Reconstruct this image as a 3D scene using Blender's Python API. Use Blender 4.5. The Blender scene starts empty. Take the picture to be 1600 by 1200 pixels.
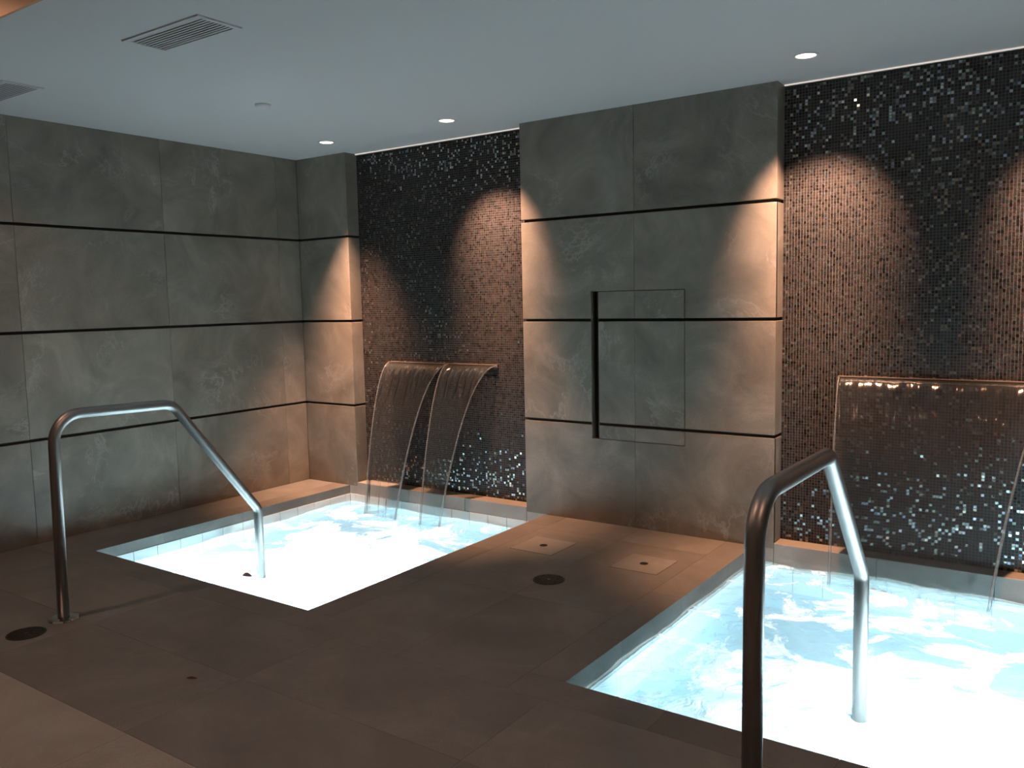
import bpy, math, random
import numpy as np
from mathutils import Vector, Matrix, noise

random.seed(7)
rng = np.random.default_rng(7)
scene = bpy.context.scene
COL = scene.collection

# ------------------------------------------------------------------ camera
YAW, PITCH, ROLL, FPX = math.radians(-35.05), math.radians(-5.614), math.radians(1.198), 1329.05
CAM_H = 1.45
fw = Vector((math.sin(YAW) * math.cos(PITCH), math.cos(YAW) * math.cos(PITCH), math.sin(PITCH)))
rt = Vector((math.cos(YAW), -math.sin(YAW), 0))
dn = fw.cross(rt)
r2 = math.cos(ROLL) * rt + math.sin(ROLL) * dn
d2 = -math.sin(ROLL) * rt + math.cos(ROLL) * dn
cam_data = bpy.data.cameras.new('camera')
cam = bpy.data.objects.new('camera', cam_data)
COL.objects.link(cam)
cam_data.sensor_width = 36.0
cam_data.lens = FPX / 1600 * 36.0
cam_data.clip_start = 0.05
cam.matrix_world = Matrix(((r2.x, -d2.x, -fw.x, 0), (r2.y, -d2.y, -fw.y, 0), (r2.z, -d2.z, -fw.z, CAM_H), (0, 0, 0, 1)))
scene.camera = cam

# ------------------------------------------------------------------ world, exposure
world = bpy.data.worlds.new('world')
scene.world = world
world.use_nodes = True
wbg = world.node_tree.nodes['Background']
wbg.inputs[0].default_value = (1.0, 0.80, 0.64, 1)
wbg.inputs[1].default_value = 0.105
scene.view_settings.view_transform = 'Standard'
scene.view_settings.look = 'None'
scene.view_settings.exposure = 0.0
scene.view_settings.gamma = 1.0
scene.view_settings.use_curve_mapping = False
scene.cycles.max_bounces = 10
scene.cycles.transparent_max_bounces = 16
scene.cycles.sample_clamp_indirect = 6.0
scene.cycles.caustics_reflective = False
scene.cycles.caustics_refractive = False

DOWN_COL = (1.0, 0.56, 0.38)
CORE_COL = (1.0, 0.47, 0.25)
DOWN_W = 580.0
CORE_W = 560.0
POOL_COL = (0.76, 0.93, 1.0)
POOL_W = 74.0

# ------------------------------------------------------------------ measured layout (metres, camera above the origin)
ZC = 2.61                      # ceiling
YW = 4.755                     # face of the stone piers
YM = 4.875                     # face of the mosaic
XL = -5.42                     # left wall
XR = 2.0                       # right wall, out of view
YB = -2.6                      # open rear of the room
P1 = (-4.95, -3.075, 2.65, YW)     # pool 1 x0 x1 y0 y1
P2 = (-1.64, 0.28, 2.65, YW)
PA, PB0, PB1, PC = -4.862, -3.235, -1.525, 0.14   # pier edges
ROWS = [(0.0, 0.638), (0.657, 1.305), (1.324, 1.962), (1.981, ZC)]
W1, W2 = -0.13, -0.085         # water levels
YF = 1.51                      # start of the lighter floor
YBULK = 1.73                   # edge of the lower ceiling

# ------------------------------------------------------------------ helpers
WLOC = {}
def link(o, parent=None, loc=(0, 0, 0)):
    COL.objects.link(o)
    loc = Vector(loc)
    WLOC[o.name] = loc
    if parent is not None:
        o.parent = parent
        o.location = loc - WLOC[parent.name]
    else:
        o.location = loc
    return o

def tag(o, label=None, cat=None, group=None, kind=None):
    if label: o['label'] = label
    if cat: o['category'] = cat
    if group: o['group'] = group
    if kind: o['kind'] = kind
    return o

def empty(name, loc, label=None, cat=None, group=None, kind=None):
    o = bpy.data.objects.new(name, None)
    o.empty_display_size = 0.05
    link(o, None, loc)
    return tag(o, label, cat, group, kind)

class MB:
    def __init__(self): self.v, self.f = [], []
    def add(self, vs, fs):
        n = len(self.v)
        self.v += [tuple(p) for p in vs]
        self.f += [tuple(i + n for i in f) for f in fs]
        return self
    def box(self, x0, x1, y0, y1, z0, z1):
        return self.add([(x0,y0,z0),(x1,y0,z0),(x1,y1,z0),(x0,y1,z0),(x0,y0,z1),(x1,y0,z1),(x1,y1,z1),(x0,y1,z1)],
                        [(0,3,2,1),(4,5,6,7),(0,1,5,4),(1,2,6,5),(2,3,7,6),(3,0,4,7)])
    def slab(self, poly, org, U, V, th, ch=0.0015):
        """poly (a,b) counter-clockwise seen from N=UxV; front face at org plane, body behind it, chamfered rim"""
        U, V, org = Vector(U), Vector(V), Vector(org)
        N = U.cross(V); n = len(poly)
        ins = []
        for i in range(n):
            p0, p1, p2 = Vector(poly[i-1]), Vector(poly[i]), Vector(poly[(i+1) % n])
            e1, e2 = (p1-p0).normalized(), (p2-p1).normalized()
            n1, n2 = Vector((-e1.y, e1.x)), Vector((-e2.y, e2.x))
            m = (n1 + n2)
            m = m / max(1e-6, m.dot(n1))
            ins.append(p1 + m * ch)
        P = lambda q, d: org + U*q[0] + V*q[1] + N*d
        vs = [P(q, -th) for q in poly] + [P(q, -ch) for q in poly] + [P(q, 0) for q in ins]
        fs = [tuple(range(n-1, -1, -1)), tuple(range(2*n, 3*n))]
        for i in range(n):
            j = (i+1) % n
            fs += [(i, j, n+j, n+i), (n+i, n+j, 2*n+j, 2*n+i)]
        return self.add(vs, fs)
    def tube(self, pts, r, n=16, cap=True):
        pts = [Vector(p) for p in pts]
        rad = r if isinstance(r, (list, tuple)) else [r]*len(pts)
        rings = []
        ref = None
        for i, p in enumerate(pts):
            t = (pts[min(i+1, len(pts)-1)] - pts[max(i-1, 0)]).normalized()
            if ref is None:
                ref = Vector((1,0,0)) if abs(t.x) < .8 else Vector((0,1,0))
            a = (ref - t*ref.dot(t)).normalized(); ref = a
            b = t.cross(a)
            rings.append([p + (a*math.cos(2*math.pi*k/n) + b*math.sin(2*math.pi*k/n))*rad[i] for k in range(n)])
        vs = [q for rg in rings for q in rg]
        fs = []
        for i in range(len(pts)-1):
            for k in range(n):
                l = (k+1) % n
                fs.append((i*n+k, i*n+l, (i+1)*n+l, (i+1)*n+k))
        if cap:
            fs += [tuple(range(n-1,-1,-1)), tuple(range((len(pts)-1)*n, len(pts)*n))]
        return self.add(vs, fs)
    def lathe(self, prof, c, n=32, close=False):
        """prof list of (r,z) revolved about the vertical through c"""
        m = len(prof); vs = []; fs = []
        for k in range(n):
            a = 2*math.pi*k/n
            for r, z in prof: vs.append((c[0]+r*math.cos(a), c[1]+r*math.sin(a), c[2]+z))
        for k in range(n):
            l = (k+1) % n
            for i in range(m if close else m-1):
                j = (i+1) % m
                fs.append((k*m+i, l*m+i, l*m+j, k*m+j))
        return self.add(vs, fs)
    def build(self, name, mat, parent=None, loc=None, smooth=False):
        if loc is None: loc = WLOC[parent.name] if parent is not None else (0,0,0)
        loc = Vector(loc)
        me = bpy.data.meshes.new(name)
        me.from_pydata([tuple(Vector(p)-loc) for p in self.v], [], self.f)
        me.materials.append(mat)
        if smooth: me.polygons.foreach_set('use_smooth', [True]*len(me.polygons))
        me.update()
        o = bpy.data.objects.new(name, me)
        link(o, parent, loc)
        return o

def disc_fan(mb, c, r, n=32, up=True):
    vs = [(c[0]+r*math.cos(2*math.pi*k/n), c[1]+r*math.sin(2*math.pi*k/n), c[2]) for k in range(n)]
    return mb.add(vs, [tuple(range(n)) if up else tuple(range(n-1,-1,-1))])

def smooth_by_angle(o, deg=35):
    me = o.data
    me.polygons.foreach_set('use_smooth', [True]*len(me.polygons))
    me.set_sharp_from_angle(angle=math.radians(deg))

# ------------------------------------------------------------------ materials
def new_mat(name):
    m = bpy.data.materials.new(name); m.use_nodes = True
    nt = m.node_tree; nt.nodes.clear()
    out = nt.nodes.new('ShaderNodeOutputMaterial')
    return m, nt, out
def N(nt, t, **kw):
    n = nt.nodes.new(t)
    for k, v in kw.items():
        if k.startswith('i_'):
            key = k[2:]
            n.inputs[int(key) if key.isdigit() else key.replace('_', ' ')].default_value = v
        else: setattr(n, k, v)
    return n
def L(nt, a, b): nt.links.new(a, b)
def simple(name, col, rough=0.5, metal=0.0, bump=0.0, bscale=200.0, spec=0.5):
    m, nt, out = new_mat(name)
    p = N(nt, 'ShaderNodeBsdfPrincipled'); p.inputs['Base Color'].default_value = (*col, 1)
    p.inputs['Roughness'].default_value = rough; p.inputs['Metallic'].default_value = metal
    p.inputs['Specular IOR Level'].default_value = spec
    L(nt, p.outputs[0], out.inputs[0])
    tc = N(nt, 'ShaderNodeTexCoord')
    nz = N(nt, 'ShaderNodeTexNoise', i_Scale=bscale, i_Detail=3.0); L(nt, tc.outputs['Object'], nz.inputs['Vector'])
    mr = N(nt, 'ShaderNodeMapRange'); mr.inputs[3].default_value = rough*0.85; mr.inputs[4].default_value = min(1, rough*1.15)
    L(nt, nz.outputs[0], mr.inputs[0]); L(nt, mr.outputs[0], p.inputs['Roughness'])
    if bump:
        b = N(nt, 'ShaderNodeBump', i_Strength=bump, i_Distance=0.002); L(nt, nz.outputs[0], b.inputs['Height']); L(nt, b.outputs[0], p.inputs['Normal'])
    return m

def stone(name, dark, mid, light, vein, rough=0.45, vary=0.16, spec=0.4, vs=0.42):
    m, nt, out = new_mat(name)
    p = N(nt, 'ShaderNodeBsdfPrincipled', i_Roughness=rough); p.inputs['Specular IOR Level'].default_value = spec
    L(nt, p.outputs[0], out.inputs[0])
    tc = N(nt, 'ShaderNodeTexCoord'); oi = N(nt, 'ShaderNodeObjectInfo')
    cmb = N(nt, 'ShaderNodeVectorMath', operation='SCALE'); cmb.inputs[0].default_value = (17.3, 31.1, 23.7)
    L(nt, oi.outputs['Random'], cmb.inputs['Scale'])
    ad = N(nt, 'ShaderNodeVectorMath', operation='ADD'); L(nt, tc.outputs['Object'], ad.inputs[0]); L(nt, cmb.outputs[0], ad.inputs[1])
    n1 = N(nt, 'ShaderNodeTexNoise', i_Scale=2.6, i_Detail=7.0, i_Roughness=0.62, i_Distortion=0.7); L(nt, ad.outputs[0], n1.inputs['Vector'])
    cr = N(nt, 'ShaderNodeValToRGB'); L(nt, n1.outputs[0], cr.inputs[0])
    cr.color_ramp.elements[0].position = 0.30; cr.color_ramp.elements[0].color = (*dark, 1)
    cr.color_ramp.elements[1].position = 0.72; cr.color_ramp.elements[1].color = (*light, 1)
    e = cr.color_ramp.elements.new(0.5); e.color = (*mid, 1)
    # veins: thin ridges of a warped noise
    n2 = N(nt, 'ShaderNodeTexNoise', i_Scale=1.5, i_Detail=6.0, i_Roughness=0.68, i_Distortion=0.45); L(nt, ad.outputs[0], n2.inputs['Vector'])
    s = N(nt, 'ShaderNodeMath', operation='SUBTRACT'); s.inputs[1].default_value = 0.5; L(nt, n2.outputs[0], s.inputs[0])
    ab = N(nt, 'ShaderNodeMath', operation='ABSOLUTE'); L(nt, s.outputs[0], ab.inputs[0])
    vr = N(nt, 'ShaderNodeMapRange'); vr.inputs[1].default_value = 0.0; vr.inputs[2].default_value = 0.018; vr.inputs[3].default_value = 1.0; vr.inputs[4].default_value = 0.0
    L(nt, ab.outputs[0], vr.inputs[0])
    n3 = N(nt, 'ShaderNodeTexNoise', i_Scale=2.2, i_Detail=2.0); L(nt, ad.outputs[0], n3.inputs['Vector'])
    v3 = N(nt, 'ShaderNodeMapRange'); v3.inputs[1].default_value = 0.48; v3.inputs[2].default_value = 0.68; L(nt, n3.outputs[0], v3.inputs[0])
    vm = N(nt, 'ShaderNodeMath', operation='MULTIPLY'); L(nt, vr.outputs[0], vm.inputs[0]); L(nt, v3.outputs[0], vm.inputs[1])
    vm2 = N(nt, 'ShaderNodeMath', operation='MULTIPLY'); vm2.inputs[1].default_value = vs; L(nt, vm.outputs[0], vm2.inputs[0])
    mx = N(nt, 'ShaderNodeMix', data_type='RGBA'); mx.inputs['B'].default_value = (*vein, 1)
    L(nt, vm2.outputs[0], mx.inputs['Factor']); L(nt, cr.outputs[0], mx.inputs['A'])
    # fine speckle and a tone of its own for every slab
    n4 = N(nt, 'ShaderNodeTexNoise', i_Scale=260.0, i_Detail=2.0); L(nt, ad.outputs[0], n4.inputs['Vector'])
    sp = N(nt, 'ShaderNodeMapRange'); sp.inputs[3].default_value = 0.84; sp.inputs[4].default_value = 1.16; sp.inputs[1].default_value = .25; sp.inputs[2].default_value = .75; L(nt, n4.outputs[0], sp.inputs[0])
    tn = N(nt, 'ShaderNodeMapRange'); tn.inputs[3].default_value = 1-vary/2; tn.inputs[4].default_value = 1+vary/2; L(nt, oi.outputs['Random'], tn.inputs[0])
    mm = N(nt, 'ShaderNodeMath', operation='MULTIPLY'); L(nt, sp.outputs[0], mm.inputs[0]); L(nt, tn.outputs[0], mm.inputs[1])
    fin = N(nt, 'ShaderNodeVectorMath', operation='SCALE'); L(nt, mx.outputs['Result'], fin.inputs[0]); L(nt, mm.outputs[0], fin.inputs['Scale'])
    L(nt, fin.outputs[0], p.inputs['Base Color'])
    b = N(nt, 'ShaderNodeBump', i_Strength=0.12, i_Distance=0.002); L(nt, n4.outputs[0], b.inputs['Height']); L(nt, b.outputs[0], p.inputs['Normal'])
    return m

M = {}
M['stone'] = stone('grey_limestone', (.124,.110,.088), (.180,.160,.128), (.260,.233,.190), (.38,.36,.32))
M['deck'] = stone('deck_limestone', (.135,.127,.112), (.165,.155,.138), (.205,.195,.175), (.30,.29,.26), rough=0.5, vary=0.14, spec=0.3, vs=.14)
M['coping'] = stone('coping_limestone', (.125,.117,.104), (.155,.146,.13), (.19,.18,.162), (.28,.27,.24), rough=0.5, vary=0.24, spec=0.3, vs=.14)
M['sill'] = stone('sill_limestone', (.24,.225,.20), (.29,.275,.25), (.35,.335,.305), (.42,.40,.37), rough=0.4)
M['pale_floor'] = stone('pale_limestone', (.27,.245,.215), (.31,.285,.25), (.36,.335,.295), (.24,.22,.19), rough=0.5, vary=0.08, spec=0.3)
M['paver_lid'] = stone('lid_limestone', (.19,.18,.16), (.22,.21,.188), (.25,.24,.215), (.3,.29,.26), rough=0.5, spec=0.3)
M['backing'] = simple('dark_backing', (.022,.021,.019), 0.9)
M['joint'] = simple('dark_joint', (.05,.046,.04), 0.9)
M['paint'] = simple('white_paint', (.68,.685,.69), 0.75, bump=.03, bscale=350)
M['bulk'] = simple('tan_bulkhead', (.62,.36,.20), 0.6)
M['steel'] = simple('brushed_steel', (.25,.24,.23), 0.40, metal=1.0, bscale=500)
M['chrome'] = simple('polished_steel', (.62,.60,.58), 0.14, metal=1.0, bscale=300)
M['bronze'] = simple('dark_bronze', (.030,.024,.018), 0.45, metal=.4)
M['black'] = simple('black_void', (.006,.006,.006), 0.9)
M['vent'] = simple('grey_vent', (.60,.60,.60), 0.6)
M['vent_dark'] = simple('vent_shadow', (.36,.36,.36), 0.8)
M['trimwhite'] = simple('white_enamel', (.72,.72,.72), 0.4)
M['plaster'] = simple('pale_aqua_plaster', (.36,.48,.53), 0.7, bump=.1, bscale=60)
M['wtile'] = simple('pale_glazed_tile', (.66,.70,.68), 0.25, bscale=40)
M['grout'] = simple('mauve_grout', (.115,.106,.100), 0.9, bump=.2, bscale=400)
M['fleck'] = simple('dark_red_fleck', (.07,.022,.015), 0.7)
M['acrylic'] = simple('dark_acrylic', (.20,.18,.17), 0.2)

def emit(name, col, st):
    m, nt, out = new_mat(name)
    e = N(nt, 'ShaderNodeEmission', i_Strength=st); e.inputs[0].default_value = (*col, 1)
    L(nt, e.outputs[0], out.inputs[0]); return m
M['lens'] = emit('lamp_lens', (1.0, .82, .66), 9.0)
M['bright_trim'] = emit('glowing_trim', (1.0, .88, .80), .75)  # emission stands in for downlight spill on the niche trim
M['poollens'] = emit('pool_lamp_lens', POOL_COL, 12.0)

def mosaic_mat():
    m, nt, out = new_mat('glass_mosaic')
    p = N(nt, 'ShaderNodeBsdfPrincipled')
    L(nt, p.outputs[0], out.inputs[0])
    a = N(nt, 'ShaderNodeAttribute', attribute_name='tint'); g = N(nt, 'ShaderNodeAttribute', attribute_name='gloss')
    L(nt, a.outputs['Color'], p.inputs['Base Color']); L(nt, g.outputs['Fac'], p.inputs['Metallic'])
    r = N(nt, 'ShaderNodeMapRange'); r.inputs[3].default_value = 0.45; r.inputs[4].default_value = 0.07
    L(nt, g.outputs['Fac'], r.inputs[0]); L(nt, r.outputs[0], p.inputs['Roughness'])
    p.inputs['Specular IOR Level'].default_value = 0.2
    return m
M['mosaic'] = mosaic_mat()

def water_mat(name, seed, cover):
    m, nt, out = new_mat(name)
    tc = N(nt, 'ShaderNodeTexCoord')
    mp = N(nt, 'ShaderNodeMapping'); mp.inputs['Location'].default_value = (seed*3.1, seed*1.7, seed); L(nt, tc.outputs['Object'], mp.inputs[0])
    n1 = N(nt, 'ShaderNodeTexNoise', i_Scale=2.6, i_Detail=9.0, i_Roughness=0.62, i_Distortion=1.1); L(nt, mp.outputs[0], n1.inputs['Vector'])
    at = N(nt, 'ShaderNodeAttribute', attribute_name='foam')
    ad = N(nt, 'ShaderNodeMath', operation='ADD'); L(nt, n1.outputs[0], ad.inputs[0]); L(nt, at.outputs['Fac'], ad.inputs[1])
    fm = N(nt, 'ShaderNodeMapRange', interpolation_type='SMOOTHSTEP'); fm.inputs[1].default_value = cover; fm.inputs[2].default_value = cover+0.10; fm.inputs[3].default_value = 0.10; fm.inputs[4].default_value = 0.96
    L(nt, ad.outputs[0], fm.inputs[0])
    # ripples
    n2 = N(nt, 'ShaderNodeTexNoise', i_Scale=9.0, i_Detail=4.0, i_Roughness=0.55, i_Distortion=0.8); L(nt, mp.outputs[0], n2.inputs['Vector'])
    b = N(nt, 'ShaderNodeBump', i_Strength=0.5, i_Distance=0.03); L(nt, n2.outputs[0], b.inputs['Height'])
    fr = N(nt, 'ShaderNodeFresnel', i_IOR=1.33); L(nt, b.outputs[0], fr.inputs['Normal'])
    t0 = N(nt, 'ShaderNodeBsdfTransparent'); t0.inputs[0].default_value = (.72,.90,.96,1)
    rf = N(nt, 'ShaderNodeBsdfRefraction', i_IOR=1.33, i_Roughness=0.0); rf.inputs[0].default_value = (.72,.90,.96,1); L(nt, b.outputs[0], rf.inputs['Normal'])
    tr = N(nt, 'ShaderNodeMixShader'); tr.inputs[0].default_value = 0.55; L(nt, t0.outputs[0], tr.inputs[1]); L(nt, rf.outputs[0], tr.inputs[2])
    gl = N(nt, 'ShaderNodeBsdfGlossy', i_Roughness=0.03); L(nt, b.outputs[0], gl.inputs['Normal'])
    cl = N(nt, 'ShaderNodeMixShader'); L(nt, fr.outputs[0], cl.inputs[0]); L(nt, tr.outputs[0], cl.inputs[1]); L(nt, gl.outputs[0], cl.inputs[2])
    tl = N(nt, 'ShaderNodeBsdfTranslucent'); tl.inputs[0].default_value = (.90,.97,.98,1); L(nt, b.outputs[0], tl.inputs['Normal'])
    df = N(nt, 'ShaderNodeBsdfDiffuse'); df.inputs[0].default_value = (.85,.88,.88,1); L(nt, b.outputs[0], df.inputs['Normal'])
    fo = N(nt, 'ShaderNodeMixShader'); fo.inputs[0].default_value = 0.3; L(nt, tl.outputs[0], fo.inputs[1]); L(nt, df.outputs[0], fo.inputs[2])
    mx = N(nt, 'ShaderNodeMixShader'); L(nt, fm.outputs[0], mx.inputs[0]); L(nt, cl.outputs[0], mx.inputs[1]); L(nt, fo.outputs[0], mx.inputs[2])
    L(nt, mx.outputs[0], out.inputs[0])
    return m

def sheet_mat(name, ior, haze, tint, bs=0.5, blur=0.7):
    """thin running water: clear, glossy, streaked along the fall"""
    m, nt, out = new_mat(name)
    tc = N(nt, 'ShaderNodeTexCoord')
    mp = N(nt, 'ShaderNodeMapping'); mp.inputs['Scale'].default_value = (24, 8, 4); L(nt, tc.outputs['Object'], mp.inputs[0])
    nz = N(nt, 'ShaderNodeTexNoise', i_Scale=1.0, i_Detail=3.0); L(nt, mp.outputs[0], nz.inputs['Vector'])
    b = N(nt, 'ShaderNodeBump', i_Strength=bs, i_Distance=0.012); L(nt, nz.outputs[0], b.inputs['Height'])
    fr = N(nt, 'ShaderNodeFresnel', i_IOR=ior); L(nt, b.outputs[0], fr.inputs['Normal'])
    t0 = N(nt, 'ShaderNodeBsdfTransparent'); t0.inputs[0].default_value = (*tint, 1)
    rf = N(nt, 'ShaderNodeBsdfRefraction', i_Roughness=0.22, i_IOR=1.12); rf.inputs[0].default_value = (*tint, 1)
    trm = N(nt, 'ShaderNodeMixShader'); trm.inputs[0].default_value = blur; L(nt, t0.outputs[0], trm.inputs[1]); L(nt, rf.outputs[0], trm.inputs[2]); tr = trm
    gl = N(nt, 'ShaderNodeBsdfGlossy', i_Roughness=0.11); L(nt, b.outputs[0], gl.inputs['Normal'])
    c = N(nt, 'ShaderNodeMixShader'); L(nt, fr.outputs[0], c.inputs[0]); L(nt, tr.outputs[0], c.inputs[1]); L(nt, gl.outputs[0], c.inputs[2])
    d = N(nt, 'ShaderNodeBsdfDiffuse'); d.inputs[0].default_value = (.66,.76,.80,1)
    mx = N(nt, 'ShaderNodeMixShader'); mx.inputs[0].default_value = haze
    L(nt, c.outputs[0], mx.inputs[1]); L(nt, d.outputs[0], mx.inputs[2]); L(nt, mx.outputs[0], out.inputs[0])
    return m
M['sheet'] = sheet_mat('falling_water', 1.36, 0.012, (.96,.97,.97), .25, .22)
M['rope'] = sheet_mat('falling_water_edge', 1.40, 0.15, (.95,.96,.96), 0.8, .2)

# ------------------------------------------------------------------ floor
JT = 0.0006
CW = 0.165    # coping width
def holes_rects(x0, x1, y0, y1):
    """the floor area around both pools as rectangles"""
    c = CW
    return [(x0, x1, y0, P1[2]-c), (x0, P1[0]-c, P1[2]-c, y1), (P1[1]+c, P2[0]-c, P1[2]-c, y1), (P2[1]+c, x1, P1[2]-c, y1)]
fb = MB()
for r in holes_rects(XL, XR, YB, YW + .02):
    fb.box(r[0], r[1], r[2], r[3], -0.30, -0.022)
floor = fb.build('floor', M['joint'], None, (-2.0, 1.0, -0.022))
tag(floor, 'grey stone pool deck with pale stone floor in the foreground', kind='structure')

def deck_piece(name, x0, x1, y0, y1, mat, th=0.02, top=0.0, parent=None):
    mb = MB(); g = JT
    mb.slab([(x0+g, y0+g), (x1-g, y0+g), (x1-g, y1-g), (x0+g, y1-g)], (0, 0, top), (1,0,0), (0,1,0), th, 0.0006)
    return mb.build(name, mat, parent or floor, ((x0+x1)/2, (y0+y1)/2, top))

def cuts(a, b, step, start=None):
    s = a if start is None else start
    xs = [a]
    while s < b - 0.12:
        if s > a + 0.12: xs.append(s)
        s += step
    return xs + [b]
def field(x0, x1, y0, y1, sx, sy, mat, name, ox=None, oy=None, th=.02):
    for xa, xb in zip(*(lambda c: (c[:-1], c[1:]))(cuts(x0, x1, sx, ox))):
        for ya, yb in zip(*(lambda c: (c[:-1], c[1:]))(cuts(y0, y1, sy, oy))):
            deck_piece(name, xa, xb, ya, yb, mat, th)
yc = P1[2] - CW
# strip along the left wall, strip between the pools, strip at the far right
field(XL, P1[0]-CW, yc, YW, 1.0, 1.2, M['deck'], 'deck_slab', oy=2.54)
field(P1[1] + CW, P2[0] - CW, yc, YW, .5475, 1.1, M['deck'], 'deck_slab', oy=3.35)
field(P2[1] + CW, XR, yc, YW, .6, 1.1, M['deck'], 'deck_slab')
# copings along the pool edges
def coping_run_y(x0, x1, y0, y1, th):
    c = cuts(y0, y1, 0.62)
    for a, b in zip(c[:-1], c[1:]): deck_piece('coping_slab', x0, x1, a, b, M['coping'], th)
def coping_run_x(x0, x1, y0, y1, th):
    c = cuts(x0, x1, 0.585)
    for a, b in zip(c[:-1], c[1:]): deck_piece('coping_slab', a, b, y0, y1, M['coping'], th)
coping_run_y(P1[0] - CW, P1[0], yc, YW, .066)
coping_run_y(P1[1], P1[1] + CW, P1[2], YW, .066)
coping_run_y(P2[0] - CW, P2[0], P1[2] + .46, YW, .11); deck_piece('coping_slab', P2[0]-CW, P2[0], P1[2], P1[2]+.46, M['coping'], .11)
coping_run_y(P2[1], P2[1] + CW, P1[2], YW, .11)
coping_run_x(P1[0], P1[1] + CW, yc, P1[2], .066)
coping_run_x(P2[0] - CW, P2[1] + CW, yc, P1[2], .11)
# deck in front of the pools and the paler floor nearest the camera
field(XL, XR, YF, yc, 1.09, .487, M['deck'], 'deck_slab', ox=-4.9)
field(XL, XR, YB, YF, 1.2, .6, M['pale_floor'], 'floor_tile', ox=-5.1, oy=-2.1)

# ------------------------------------------------------------------ ceiling
cb = MB().box(XL, XR, YBULK, 5.1, ZC, ZC + .06)
ceiling = tag(cb.build('ceiling', M['paint'], None, (-2, 3, ZC)), 'plain white painted ceiling over the pools', kind='structure')
bb = MB().box(XL, XR, YBULK - .012, YBULK, ZC, ZC + .34)
bulk = tag(bb.build('trim_1', M['bulk'], None, (-2, YBULK, ZC)), 'tan face of the ceiling step at the upper left', kind='structure')
nb = MB().box(XL, XR, YB, YBULK, ZC + .34, ZC + .40)
tag(nb.build('ceiling_2', M['paint'], None, (-2, 0, ZC + .34)), 'higher ceiling over the near floor', kind='structure')

# ------------------------------------------------------------------ walls
wl = tag(MB().box(XL - .25, XL - .02, YB, 5.1, -0.02, ZC + .4).build('wall_left', M['backing'], None, (XL - .02, 1.5, 0)),
         'left wall clad in grey stone slabs with dark grooves', kind='structure')
def wall_slab(poly, org, U, V, parent, th=.02, name='stone_slab', mat='stone'):
    mb = MB(); mb.slab(poly, org, U, V, th)
    org = Vector(org); U = Vector(U); V = Vector(V)
    ca = sum(p[0] for p in poly)/len(poly); cbb = sum(p[1] for p in poly)/len(poly)
    return mb.build(name, M[mat], parent, org + U*ca + V*cbb)
def rect(a0, a1, b0, b1, g=.0007): return [(a0+g, b0), (a1-g, b0), (a1-g, b1), (a0+g, b1)]
yj = [YB, -1.46, -.46, .54, 1.54, 2.54, 3.54, 4.54, YW]
for z0, z1 in ROWS:
    for a, b in zip(yj[:-1], yj[1:]):
        # left wall faces +X: U=+Y, V=+Z gives N=+X
        wall_slab(rect(a, b, z0, z1), (XL, 0, 0), (0,1,0), (0,0,1), wl)
wr = tag(MB().box(XR, XR + .2, YB, 5.1, -0.02, ZC + .4).build('wall_right', M['stone'], None, (XR, 1.5, 0)), 'grey stone wall at the far right', kind='structure')

wb_mb = MB()
wb_mb.box(XL, PA - .016, YW + .02, 5.1, .0, ZC)
wb_mb.box(PB0 + .016, -2.712, YW + .02, 5.1, .0, ZC); wb_mb.box(-2.655, PB1 - .016, YW + .02, 5.1, .0, ZC)
wb_mb.box(-2.712, -2.655, YW + .02, 5.1, .0, .55); wb_mb.box(-2.712, -2.655, YW + .02, 5.1, 1.496, ZC); wb_mb.box(-2.712, -2.655, YW + .056, 5.1, .55, 1.496)
wb_mb.box(PC + .016, XR, YW + .02, 5.1, .0, ZC)
wb_mb.box(PA - .016, PB0 + .016, YM + .012, 5.1, .0, ZC)
wb_mb.box(PB1 - .016, PC + .016, YM + .012, 5.1, .0, ZC)
wb = tag(wb_mb.build('wall_back', M['backing'], None, (-2.4, YW + .02, 0)),
         'back wall of grey stone piers with two dark mosaic niches', kind='structure')
# front faces: wall faces -Y: U=+X, V=+Z -> N = X x Z = -Y
FU, FV, FO = (1,0,0), (0,0,1), (0, YW, 0)
D = (-2.709, -2.068, .55, 1.496); XJ = -2.401
for i, (z0, z1) in enumerate(ROWS):
    wall_slab(rect(XL, PA, z0, z1), FO, FU, FV, wb)
    wall_slab(rect(PC, XR, z0, z1), FO, FU, FV, wb)
    g = .0007
    if i == 3:
        wall_slab(rect(PB0, XJ, z0, z1), FO, FU, FV, wb); wall_slab(rect(XJ, PB1, z0, z1), FO, FU, FV, wb)
    elif i == 1:
        wall_slab(rect(PB0, D[0], z0, z1), FO, FU, FV, wb); wall_slab(rect(D[1], PB1, z0, z1), FO, FU, FV, wb)
    elif i == 0:
        wall_slab([(PB0, z0), (XJ-g, z0), (XJ-g, D[2]), (D[0], D[2]), (D[0], z1), (PB0, z1)], FO, FU, FV, wb)
        wall_slab([(XJ+g, z0), (PB1, z0), (PB1, z1), (D[1], z1), (D[1], D[2]), (XJ+g, D[2])], FO, FU, FV, wb)
    else:
        wall_slab([(PB0, z0), (D[0], z0), (D[0], D[3]), (XJ-g, D[3]), (XJ-g, z1), (PB0, z1)], FO, FU, FV, wb)
        wall_slab([(D[1], z0), (PB1, z0), (PB1, z1), (XJ+g, z1), (XJ+g, D[3]), (D[1], D[3])], FO, FU, FV, wb)
    # pier sides inside the niches
    for x, sgn in ((PA, 1), (PB0, -1), (PB1, 1), (PC, -1)):
        zlo = max(z0, .03)
        if sgn > 0: wall_slab(rect(YW + .002, YM + .01, zlo, z1), (x, 0, 0), (0,1,0), (0,0,1), wb, .015)
        else: wall_slab(rect(-YM - .01, -YW - .002, zlo, z1), (x, 0, 0), (0,-1,0), (0,0,1), wb, .015)

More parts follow.
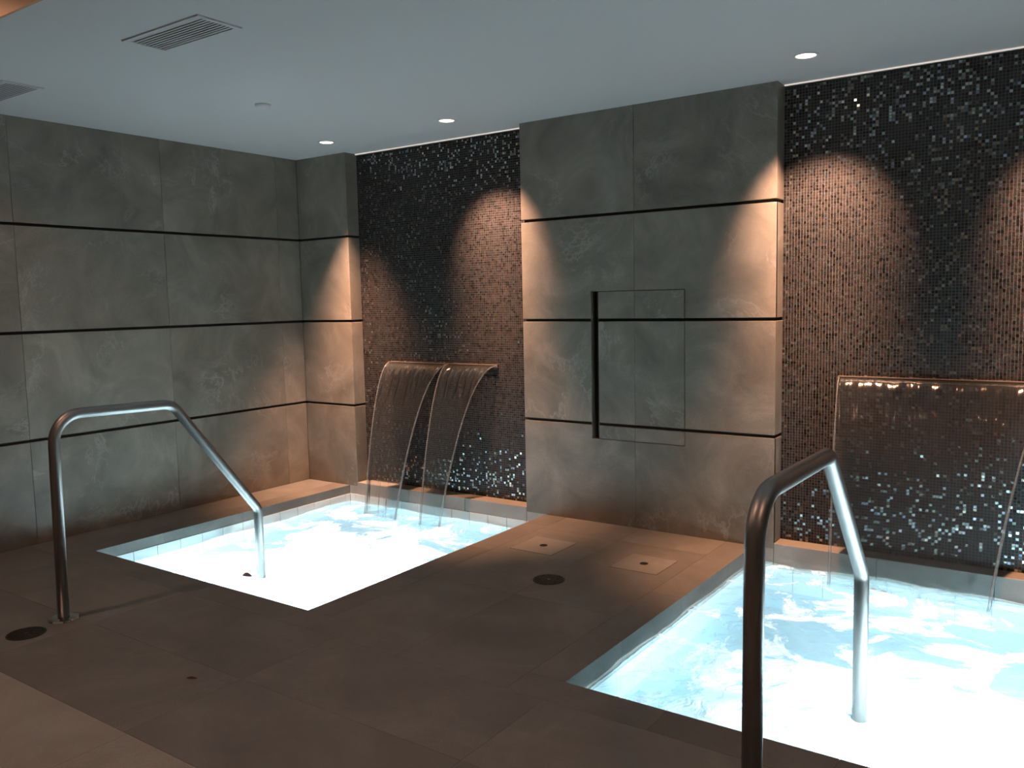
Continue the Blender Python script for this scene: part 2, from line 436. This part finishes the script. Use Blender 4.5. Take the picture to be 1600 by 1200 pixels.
# sill and curb stones under the niches
def curb(x0, x1, zt, zb):
    mb = MB(); mb.slab([(x0+.001, zb), (x1-.001, zb), (x1-.001, zt), (x0+.001, zt)], (0, YW, 0), FU, FV, .12 if zt > 0 else .02, .002)
    return mb.build('curb_slab', M['sill'], wb, ((x0+x1)/2, YW, zt))
for (Pq, a, b, zb) in ((P1, PA, PB0, -.066), (P2, PB1, PC, -.11)):
    curb(Pq[0], a, 0, zb)
    m3 = [a + (b-a)*k/3 for k in range(4)]
    for p, q in zip(m3[:-1], m3[1:]): curb(p, q, .03, zb)
    curb(b, Pq[1], 0, zb)

# glass mosaic: real tiles with joints, one field in each niche
PIT = 0.016
def mosaic(x0, x1, z0, z1, label):
    nx, nz = int((x1-x0)/PIT), int((z1-z0)/PIT)
    px, pz = (x1-x0)/nx, (z1-z0)/nz
    n = nx*nz
    cx = x0 + (np.arange(nx)+.5)*px; cz = z0 + (np.arange(nz)+.5)*pz
    CX, CZ = [a.ravel() for a in np.meshgrid(cx, cz)]
    shiny = rng.random(n) < 0.19
    hw = px/2 - .0009; hh = pz/2 - .0009
    s = np.where(shiny, .034, .018)
    ta = rng.normal(0, 1, n)*s; tb = rng.normal(0, 1, n)*s
    V = np.zeros((n, 8, 3))
    k = 0
    for sx, sz in ((-1,-1), (1,-1), (1,1), (-1,1)):
        V[:, k, 0] = CX + sx*hw; V[:, k, 2] = CZ + sz*hh; V[:, k, 1] = YM + .010
        V[:, k+4, 0] = CX + sx*(hw-.0004); V[:, k+4, 2] = CZ + sz*(hh-.0004)
        V[:, k+4, 1] = YM + sx*hw*ta + sz*hh*tb
        k += 1
    quads = np.array([(4,5,6,7), (0,1,5,4), (1,2,6,5), (2,3,7,6), (3,0,4,7)])
    F = (np.arange(n)[:, None, None]*8 + quads[None]).reshape(-1, 4)
    me = bpy.data.meshes.new('mosaic_tile_field')
    loc = np.array(((x0+x1)/2, YM, z0))
    me.vertices.add(n*8); me.vertices.foreach_set('co', (V.reshape(-1, 3)-loc).ravel())
    me.loops.add(F.size); me.loops.foreach_set('vertex_index', F.ravel())
    me.polygons.add(len(F)); me.polygons.foreach_set('loop_start', np.arange(len(F))*4); me.polygons.foreach_set('loop_total', np.full(len(F), 4))
    me.polygons.foreach_set('use_smooth', np.zeros(len(F), dtype=bool))
    me.update(calc_edges=True)
    base = np.array((.027, .0235, .022)); br = np.array((.029,.0215,.018)); gy = np.array((.023,.022,.021))
    t = rng.random(n)
    col = np.where(t[:,None] < .5, base, np.where(t[:,None] < .75, br, gy)) * (0.5 + .8*rng.random((n,1)))
    col[rng.random(n) < .14] *= .15
    pal = np.array(((.42,.44,.42), (.38,.44,.44), (.48,.46,.38), (.36,.37,.46), (.38,.45,.41), (.53,.52,.48), (.25,.25,.24)))
    sc = pal[rng.integers(0, len(pal), n)] * (.35 + .75*rng.random((n,1)))
    col = np.where(shiny[:,None], sc, col)
    rgba = np.ones((n, 8, 4)); rgba[:, :, :3] = col[:, None, :]
    at = me.attributes.new('tint', 'FLOAT_COLOR', 'POINT'); at.data.foreach_set('color', rgba.ravel())
    ag = me.attributes.new('gloss', 'FLOAT', 'POINT'); ag.data.foreach_set('value', np.repeat(shiny.astype(float)*.95, 8))
    me.materials.append(M['mosaic'])
    o = bpy.data.objects.new('mosaic_tile_field', me)
    link(o, wb, tuple(loc))
    tag(o, label, kind='stuff')
    g = MB().box(x0, x1, YM + .0016, YM + .012, z0, z1).build('mosaic_grout', M['grout'], wb, tuple(loc + np.array((0,.005,0))))
    return o
mosaic(PA, PB0, .03, ZC - .016, 'dark glass mosaic in the left niche')
mosaic(PB1, PC, .03, ZC - .016, 'dark glass mosaic in the right niche')

# ------------------------------------------------------------------ pools
DEP = -.85
def pool(P, zt, label, wz, n_lamps):
    x0, x1, y0, y1 = P
    r = empty('plunge_pool', ((x0+x1)/2, (y0+y1)/2, DEP), label, 'pool')
    b = MB(); w = .02
    b.box(x0-w, x0, y0-w, y1+w, DEP, zt); b.box(x1, x1+w, y0-w, y1+w, DEP, zt)
    b.box(x0, x1, y0-w, y0, DEP, zt); b.box(x0, x1, y1, y1+w, DEP, zt); b.box(x0-w, x1+w, y0-w, y1+w, DEP-.05, DEP)
    b.build('basin', M['plaster'], r)
    s = MB().box(x0, x1, y0, y0+.62, DEP, -.52); s.build('step', M['plaster'], r)
    # one row of waterline tiles on the four sides
    tw, hgt = .165, .13
    proto = {}
    def tile(org, U, w_, key):
        key = (key, round(w_, 4))
        if key not in proto:
            mb = MB(); mb.slab([(.0016, 0), (w_-.0016, 0), (w_-.0016, hgt), (.0016, hgt)], (0,0,0), U, (0,0,1), .008, .0008)
            me = bpy.data.meshes.new('waterline_tile'); me.from_pydata([tuple(v) for v in mb.v], [], mb.f); me.materials.append(M['wtile']); proto[key] = me
        o = bpy.data.objects.new('waterline_tile', proto[key]); link(o, r, org)
    zb = zt - hgt - .001; e = .006; q = .0025
    for a in ((x0, x0+q, y0, y1), (x1-q, x1, y0, y1), (x0+q, x1-q, y0, y0+q), (x0+q, x1-q, y1-q, y1)):
        MB().box(*a, zb, zt-.0005).build('grout_bed', M['joint'], r)
    def steps(a, b, off):
        c = [a] + [a+off+k*tw for k in range(int((b-a-off)/tw)+1)]
        if b - c[-1] > .02: c.append(b)
        else: c[-1] = b
        return list(zip(c[:-1], c[1:]))
    for a, b in steps(y0+e, y1-e, .064):
        tile((x0+e, a, zb), (0,1,0), b-a, 'l'); tile((x1-e, b, zb), (0,-1,0), b-a, 'r')
    for a, b in steps(x0+e, x1-e, .057):
        tile((a, y1-e, zb), (1,0,0), b-a, 'b'); tile((b, y0+e, zb), (-1,0,0), b-a, 'f')
    return r
pool1 = pool(P1, -.066, 'square sunken plunge pool at the left with a pale waterline tile row', W1, 2)
pool2 = pool(P2, -.11, 'sunken plunge pool at the lower right, cut off by the picture edge', W2, 2)

def pool_lamp(P, pos, d, watts, label):
    """round underwater lamp set into the pool wall, facing along d"""
    d = Vector(d); pos = Vector(pos)
    r = empty('pool_lamp', pos, label, 'lamp', 'underwater pool lamps')
    up = Vector((0,0,1)); s = up.cross(d).normalized()
    def ring(prof, n=24):
        vs = []; fs = []
        m = len(prof)
        for k in range(n):
            a = 2*math.pi*k/n
            for rr, h in prof: vs.append(pos + (s*math.cos(a)+up*math.sin(a))*rr + d*h)
        for k in range(n):
            l = (k+1) % n
            for i in range(m-1): fs.append((k*m+i, l*m+i, l*m+i+1, k*m+i+1))
        return vs, fs
    MB().add(*ring([(.115, 0), (.115, .012), (.095, .018), (.09, .006)])).build('bezel', M['chrome'], r, smooth=True)
    vs, fs = ring([(.0905, .004), (.06, .010), (.02, .012)])
    n = 24; fs.append(tuple(k*3+2 for k in range(n)))
    MB().add(vs, fs).build('lens', M['poollens'], r)
    ld = bpy.data.lights.new('pool_light', 'AREA'); ld.shape = 'DISK'; ld.size = .18; ld.energy = watts; ld.color = POOL_COL
    lo = bpy.data.objects.new('pool_light', ld); link(lo, r, pos + d*.03)
    lo.rotation_mode = 'QUATERNION'; lo.rotation_quaternion = d.to_track_quat('-Z', 'Z')
pool_lamp(P1, (P1[1]-.001, 3.25, -.36), (-1,0,0), POOL_W, 'round underwater lamp in the right wall of the left pool')
pool_lamp(P1, (-4.3, P1[2]+.001, -.36), (0,1,0), POOL_W*.5, 'round underwater lamp in the near wall of the left pool')
pool_lamp(P2, (P2[1]-.001, 3.3, -.36), (-1,0,0), POOL_W, 'round underwater lamp in the right wall of the right pool')
pool_lamp(P2, (-.3, P2[2]+.001, -.36), (0,1,0), POOL_W*.5, 'round underwater lamp in the near wall of the right pool')

def water(P, z, jets, mat, label, amp):
    x0, x1, y0, y1 = P; e = .007
    x0, x1, y0, y1 = x0+e, x1-e, y0+e, y1-e
    nx, ny = 150, 165
    vs = []; foam = []
    for j in range(ny+1):
        for i in range(nx+1):
            x = x0+(x1-x0)*i/nx; y = y0+(y1-y0)*j/ny
            h = noise.fractal(Vector((x*2.3, y*2.3, z*9+3)), 1.0, 2.0, 4)*amp + noise.noise(Vector((x*9, y*9, 1.7)))*amp*.25
            f = 0
            for jx, jy, jr, js in jets:
                q = math.hypot(x-jx, y-jy)/jr
                f += js*math.exp(-q*q)
                h += .012*js*math.exp(-q*q)
            vs.append((x, y, z+h)); foam.append(f)
    fs = [(j*(nx+1)+i, j*(nx+1)+i+1, (j+1)*(nx+1)+i+1, (j+1)*(nx+1)+i) for j in range(ny) for i in range(nx)]
    mb = MB(); mb.v = vs; mb.f = fs
    o = mb.build('pool_water', mat, None, ((x0+x1)/2, (y0+y1)/2, z), smooth=True)
    at = o.data.attributes.new('foam', 'FLOAT', 'POINT'); at.data.foreach_set('value', foam)
    return tag(o, label, 'water', kind='stuff')
water(P1, W1, [(-3.9,3.6,.75,.22), (-4.5,2.95,.35,.05), (-3.6,3.2,.4,.10), (-3.6,4.1,.4,.05)], water_mat('lit_foaming_water_a', 2.0, .525),
      'glowing white foaming water filling the left pool', .016)
water(P2, W2, [(-.55,3.2,.65,.22), (-1.15,2.95,.35,.06), (-.2,2.9,.6,.15), (-.8,4.5,.5,.08)], water_mat('lit_foaming_water_b', 5.3, .53),
      'glowing pale blue churning water filling the right pool', .016)

# ------------------------------------------------------------------ handrails
def fillet(pts, rads, n=8):
    out = [Vector(pts[0])]
    for i in range(1, len(pts)-1):
        p0, p, p1 = Vector(pts[i-1]), Vector(pts[i]), Vector(pts[i+1])
        a = (p0-p).normalized(); b = (p1-p).normalized()
        ang = a.angle(b); d = rads[i-1]/math.tan(ang/2)
        c = p + (a+b).normalized()*(rads[i-1]/math.sin(ang/2))
        s, e = p+a*d-c, p+b*d-c
        for k in range(n+1):
            t = k/n
            th = math.pi - ang
            v = (s*math.sin((1-t)*th) + e*math.sin(t*th))/math.sin(th)
            out.append(c+v)
    out.append(Vector(pts[-1]))
    return out
def handrail(X, prof, rads, foot_y, end_y, label):
    r = empty('handrail', (X, foot_y, 0), label, 'handrail', 'pool handrails')
    path = fillet([(X, y, z) for y, z in prof], rads)
    MB().tube(path, .0255, 20).build('rail_tube', M['steel'], r, smooth=True)
    MB().lathe([(.0256, .016), (.045, .016), (.066, .010), (.069, .001), (.0256, .001)], (X, foot_y, 0), 36, True).build('flange', M['chrome'], r, smooth=False)
    MB().lathe([(.0256, .016), (.045, .014), (.062, .008), (.064, .001), (.0256, .001)], (X, end_y, -.52), 24, True).build('flange', M['chrome'], r)
    return r
handrail(-3.98, [(1.956, 0), (1.972, .965), (2.585, .950), (3.094, .285), (3.094, -.52)], [.13, .10, .07], 1.956, 3.094, 'bent steel handrail standing at the left pool with a round floor flange')
handrail(-.682, [(1.97, 0), (1.985, .965), (2.64, .960), (3.11, .46), (3.12, -.52)], [.13, .05, .07], 1.97, 3.12, 'bent steel handrail in the right foreground reaching into the right pool')

# ------------------------------------------------------------------ waterfalls
def spout(x0, x1, z, label):
    r = empty('waterfall_spout', ((x0+x1)/2, YM, z), label, 'spout', 'waterfall spouts')
    MB().box(x0, x1, YM-.022, YM+.002, z+.004, z+.009).build('upper_lip', M['acrylic'], r)
    MB().box(x0, x1, YM-.022, YM+.002, z-.010, z-.005).build('lower_lip', M['acrylic'], r)
    MB().box(x0-.005, x0, YM-.022, YM+.002, z-.010, z+.009).build('end_cap', M['acrylic'], r)
    MB().box(x1, x1+.005, YM-.022, YM+.002, z-.010, z+.009).build('end_cap', M['acrylic'], r)
spout(-4.57, -3.535, .99, 'slim slot spout on the mosaic of the left niche')
spout(-1.205, -.185, .99, 'slim slot spout on the mosaic of the right niche')
def sheet(xl0, xr0, xl1, xr1, z0, z1, throw, label, seed, pw=1.05):
    """water leaving the slot flat, falling on a parabola and drawing together"""
    y_s = YM - .018
    r = empty('water_sheet', ((xl0+xr0)/2, y_s, z0), label, 'waterfall', 'falling water sheets')
    ns, nu = 60, 70
    T = math.sqrt((z0-z1)/4.905); v = throw/T
    def pt(u, s):
        t = T*s**.75
        z = z0-4.905*t*t; y = y_s - v*t
        q = (t/T)**pw
        a = xl0+(xl1-xl0)*q; b = xr0+(xr1-xr0)*q
        return a, b, y, z, t
    front, back = [], []
    for j in range(ns+1):
        for i in range(nu+1):
            a, b, y, z, t = pt(0, j/ns)
            x = a+(b-a)*i/nu
            w = noise.noise(Vector((x*30+seed, t*7, seed)))*(.0010+.0125*math.exp(-((j-13)/8)**2))*min(1, j/4) + noise.noise(Vector((x*11+seed, t*2.2, seed+4)))*.002*min(1, j/10)
            # push off along the sheet normal
            ny_, nz_ = -9.81*t, -v
            ln = math.hypot(ny_, nz_) + 1e-6
            nn = Vector((0, -9.81*t/ln, v/ln))
            p = Vector((x, y, z)) + nn*w
            front.append(p + nn*.0022); back.append(p - nn*.0022)
    m = nu+1; tot = len(front)
    fs = []
    for j in range(ns):
        for i in range(nu):
            q = (j*m+i, (j+1)*m+i, (j+1)*m+i+1, j*m+i+1)
            fs.append(q); fs.append(tuple(tot+k for k in reversed(q)))
        for i in (0, nu):
            q = (j*m+i, (j+1)*m+i, tot+(j+1)*m+i, tot+j*m+i)
            fs.append(q if i else tuple(reversed(q)))
    MB().add(front+back, fs).build('film', M['sheet'], r, smooth=True)
    for side in (0, 1):
        pts, rad = [], []
        for j in range(0, ns+1):
            a, b, y, z, t = pt(0, j/ns)
            pts.append((a if side == 0 else b, y, z)); rad.append(.0036+.0045*(j/ns)*(1+.35*noise.noise(Vector((j*.45, seed, side*5)))))
        MB().tube(pts, rad, 8).build('edge_stream', M['rope'], r, smooth=True)
sheet(-4.568, -3.975, -4.555, -4.25, .99, W1-.02, .34, 'left half of the split water sheet falling in the left niche', 1.0)
sheet(-3.985, -3.537, -3.99, -3.815, .99, W1-.02, .36, 'right narrower half of the split water sheet in the left niche', 7.0)
sheet(-1.203, -.187, -1.165, -.42, .99, W2-.02, .30, 'broad single water sheet falling in the right niche', 3.0)

# ------------------------------------------------------------------ access panel in the pier
ap = empty('service_hatch', (-2.38, YW, D[2]), 'flush stone access panel with a dark pull slot in the middle pier', 'hatch')
gx = .0038
zz = [(D[2]+gx, .638), (.657, 1.305), (1.324, D[3]-gx)]
for z0, z1 in zz:
    for a, b in ((-2.655, XJ-.0006), (XJ+.0006, D[1]-gx)):
        MB().slab([(a, z0), (b, z0), (b, z1), (a, z1)], FO, FU, FV, .018, .001).build('panel_slab', M['stone'], ap, ((a+b)/2, YW, z0))
MB().box(-2.709, -2.655, YW+.054, YW+.0558, D[2], D[3]).build('pull_slot', M['black'], ap)
MB().box(-2.7118, -2.7095, YW+.002, YW+.054, D[2], D[3]).build('slot_jamb', M['stone'], ap)
MB().box(-2.662, -2.655, YW+.002, YW+.0185, D[2], D[3]).build('edge_strip', M['bronze'], ap)

# ------------------------------------------------------------------ deck fittings
def lid(cx, cy, s, label, proud):
    r = empty('deck_hatch', (cx, cy, 0), label, 'hatch', 'square deck lids')
    h = s/2
    MB().box(cx-h-.002, cx+h+.002, cy-h-.002, cy+h+.002, .0, .0006).build('gasket', M['black'], r)
    MB().slab([(cx-h, cy-h), (cx+h, cy-h), (cx+h, cy+h), (cx-h, cy+h)], (0,0,proud), (1,0,0), (0,1,0), proud-.0005, .001).build('plate', M['paver_lid'], r)
    mb = MB(); disc_fan(mb, (cx, cy, proud+.0006), .021, 20); mb.build('lift_hole', M['black'], r)
    MB().lathe([(.021, .0), (.021, .0015), (.024, .0015), (.024, .0)], (cx, cy, proud), 20).build('hole_rim', M['bronze'], r)
lid(-2.69, 4.125, .285, 'square stone lid with centre hole in the deck nearer the left pool', .002)
lid(-2.03, 4.115, .275, 'paler square stone lid with centre hole in the deck nearer the right pool', .002)
def drain(cx, cy, R, label):
    r = empty('floor_drain', (cx, cy, 0), label, 'drain', 'round floor drains')
    MB().lathe([(R, 0), (R, .002), (R-.008, .003), (R-.010, .0005)], (cx, cy, 0), 36).build('rim', M['bronze'], r)
    mb = MB(); disc_fan(mb, (cx, cy, .0008), R-.009, 32); mb.build('pan', M['black'], r)
    mb = MB()
    for k in range(-4, 5):
        o = k*R*.19; hl = math.sqrt(max(0, (R-.010)**2-o*o))
        mb.box(cx+o-.0045, cx+o+.0045, cy-hl, cy+hl, .0009, .0024)
    mb.box(cx-R+.012, cx+R-.012, cy-.005, cy+.005, .0009, .0025)
    mb.build('grate', M['bronze'], r)
    mb = MB(); disc_fan(mb, (cx, cy, .0031), .008, 12); mb.lathe([(.008, .0026), (.008, .0031)], (cx, cy, 0), 12); mb.build('screw', M['steel'], r)
drain(-2.333, 3.622, .084, 'round dark drain in the deck between the two pools')
drain(-3.945, 1.768, .082, 'round dark drain beside the foot of the left handrail')

def scrap(name, c, L_, W_, ang, label, cat, rise=.006):
    mb = MB(); ca, sa = math.cos(ang), math.sin(ang); n = 10
    pts = []
    for k in range(n+1):
        t = k/n*2-1; w = W_*(1-t*t)**.6
        pts.append((t*L_, w, rise*(1-t*t)+.002))
    vs = []
    for t, w, h in pts:
        for s in (-1, 0, 1): 
            x, y = t, s*w+.2*L_*t*t
            vs.append((c[0]+x*ca-y*sa, c[1]+x*sa+y*ca, c[2]+(h if s == 0 else .0015)))
    m = len(vs)
    vs2 = [(x, y, z-.0012) for x, y, z in vs]
    fs = []
    for k in range(n):
        for s in range(2):
            q = (k*3+s, (k+1)*3+s, (k+1)*3+s+1, k*3+s+1)
            fs.append(tuple(reversed(q))); fs.append(tuple(i+m for i in q))
        fs.append((k*3, (k+1)*3, m+(k+1)*3, m+k*3)); fs.append((k*3+2, m+k*3+2, m+(k+1)*3+2, (k+1)*3+2))
    o = mb.add(vs+vs2, fs).build(name, M['fleck'], None, c)
    return tag(o, label, cat)
scrap('leaf_scrap', (-2.892, 1.894, .0005), .022, .004, .5, 'tiny dark curled scrap lying on the open deck', 'scrap')
scrap('water_speck', (-4.03, 3.035, W1+.024), .036, .015, .2, 'small dark reddish speck on the water beside the left handrail leg', 'fleck', .018)  # raised dark red shape set on the water by the rail leg

# ------------------------------------------------------------------ ceiling fittings
def downlight(x, y, z, label, watts, size=44, group='warm recessed downlights', r_=.06, tilt=33, blend=1.0, core=None, pan=0, oval=1.45):
    r = empty('downlight', (x, y, z), label, 'downlight', group)
    MB().lathe([(r_, 0), (r_, -.004), (r_*.86, -.007), (r_*.78, -.004), (r_*.78, .0)], (x, y, z), 40).build('trim_ring', M['trimwhite'], r, smooth=True)
    mb = MB(); disc_fan(mb, (x, y, z-.0022), r_*.78, 32, False); mb.build('lens', M['lens'], r)
    ld = bpy.data.lights.new('downlight_beam', 'SPOT'); ld.energy = watts; ld.color = DOWN_COL
    ld.spot_size = math.radians(size); ld.spot_blend = blend; ld.shadow_soft_size = .035
    if core:
        lc = bpy.data.lights.new('downlight_core', 'SPOT'); lc.energy = core; lc.color = CORE_COL; lc.spot_size = math.radians(54); lc.spot_blend = 1.0; lc.shadow_soft_size = .035
        lo2 = bpy.data.objects.new('downlight_core', lc); link(lo2, r, (x, y, z-.012)); lo2.rotation_euler.x = math.radians(4)
    lo = bpy.data.objects.new('downlight_beam', ld); link(lo, r, (x, y, z-.012)); lo.rotation_euler = (math.radians(tilt), 0, math.radians(pan))   ; lo.scale = (oval, 1, 1)   # oval wall-wash beam swivelled towards the wall
downlight(-4.652, 4.374, ZC, 'glowing round downlight nearest the stone corner', DOWN_W*.9, 48, core=CORE_W, tilt=14, pan=30, oval=1)
downlight(-3.531, 4.365, ZC, 'glowing round downlight over the right side of the left niche', DOWN_W, core=CORE_W, pan=-8)
downlight(-1.258, 4.345, ZC, 'largest glowing round downlight in front of the right niche', DOWN_W, core=CORE_W, pan=8)
downlight(-.137, 4.345, ZC, 'round downlight over the right end of the right niche', DOWN_W, core=CORE_W, pan=-8)
for i, x in enumerate((-4.2, -1.9, .6)):  # unseen fixtures added to warm the bulkhead and the near floor
    downlight(x, 1.2, ZC+.34, ['added unseen downlight over the near floor by the left wall', 'added unseen downlight over the middle of the near floor', 'added unseen downlight over the near floor at the right'][i], 52, 150, 'added unseen downlights of the near ceiling', tilt=0, blend=.3, oval=1)

def vent(x0, x1, y0, y1, label):
    r = empty('ceiling_vent', ((x0+x1)/2, (y0+y1)/2, ZC), label, 'vent', 'ceiling vents')
    z = ZC
    w = .022
    mb = MB()
    mb.box(x0, x1, y0, y0+w, z-.006, z); mb.box(x0, x1, y1-w, y1, z-.006, z)
    mb.box(x0, x0+w, y0+w, y1-w, z-.006, z); mb.box(x1-w, x1, y0+w, y1-w, z-.006, z)
    mb.build('frame', M['paint'], r)
    MB().box(x0+w, x1-w, y0+w, y1-w, z-.0008, z-.0002).build('plenum', M['vent_dark'], r)
    n = 9
    for k in range(n):
        a = y0+w+(y1-y0-2*w)*(k+.06)/n; b = y0+w+(y1-y0-2*w)*(k+.92)/n
        MB().add([(x0+w, a, z-.005), (x1-w, a, z-.005), (x1-w, b, z-.0015), (x0+w, b, z-.0015), (x0+w, a, z-.004), (x1-w, a, z-.004), (x1-w, b, z-.0006), (x0+w, b, z-.0006)],
                 [(0,3,2,1), (4,5,6,7), (0,1,5,4), (1,2,6,5), (2,3,7,6), (3,0,4,7)]).build('slat', M['vent'], r)
    MB().box(x0-.004, x1+.004, y0-.004, y1+.004, z-.0006, z).build('shadow_line', M['vent_dark'], r)  # thin grey sheet paints the shadow line round the frame
vent(-3.560, -3.020, 2.178, 2.390, 'slatted rectangular air vent in the ceiling, wholly in view')
vent(-5.165, -4.625, 2.168, 2.375, 'slatted rectangular air vent cut off by the left picture edge')
det = empty('ceiling_sensor', (-4.072, 3.345, ZC), 'small round white disc on the ceiling above the left pool', 'sensor')
MB().lathe([(.0, -.014), (.030, -.014), (.042, -.010), (.045, -.002), (.045, 0)], (-4.072, 3.345, ZC), 32).build('cover', M['trimwhite'], det, smooth=True)
MB().lathe([(.047, -.0015), (.047, 0)], (-4.072, 3.345, ZC), 32).build('base', M['vent_dark'], det)
def bright_trim(x0, x1, label):  # white trim whose glowing face replaces the downlight spill along it
    r = empty('lit_trim', ((x0+x1)/2, YM, ZC-.01), label, 'glowing trim', 'glowing trim lines above the mosaic niches')
    MB().box(x0, x1, YM-.012, YM+.012, ZC-.010, ZC).build('profile', M['trimwhite'], r)
    MB().box(x0, x1, YM-.0135, YM-.0125, ZC-.009, ZC-.002).build('glow_face', M['bright_trim'], r)
bright_trim(PA+.002, PB0-.002, 'thin bright line along the top of the left mosaic niche')
bright_trim(PB1+.002, PC-.002, 'thin bright line along the top of the right mosaic niche')
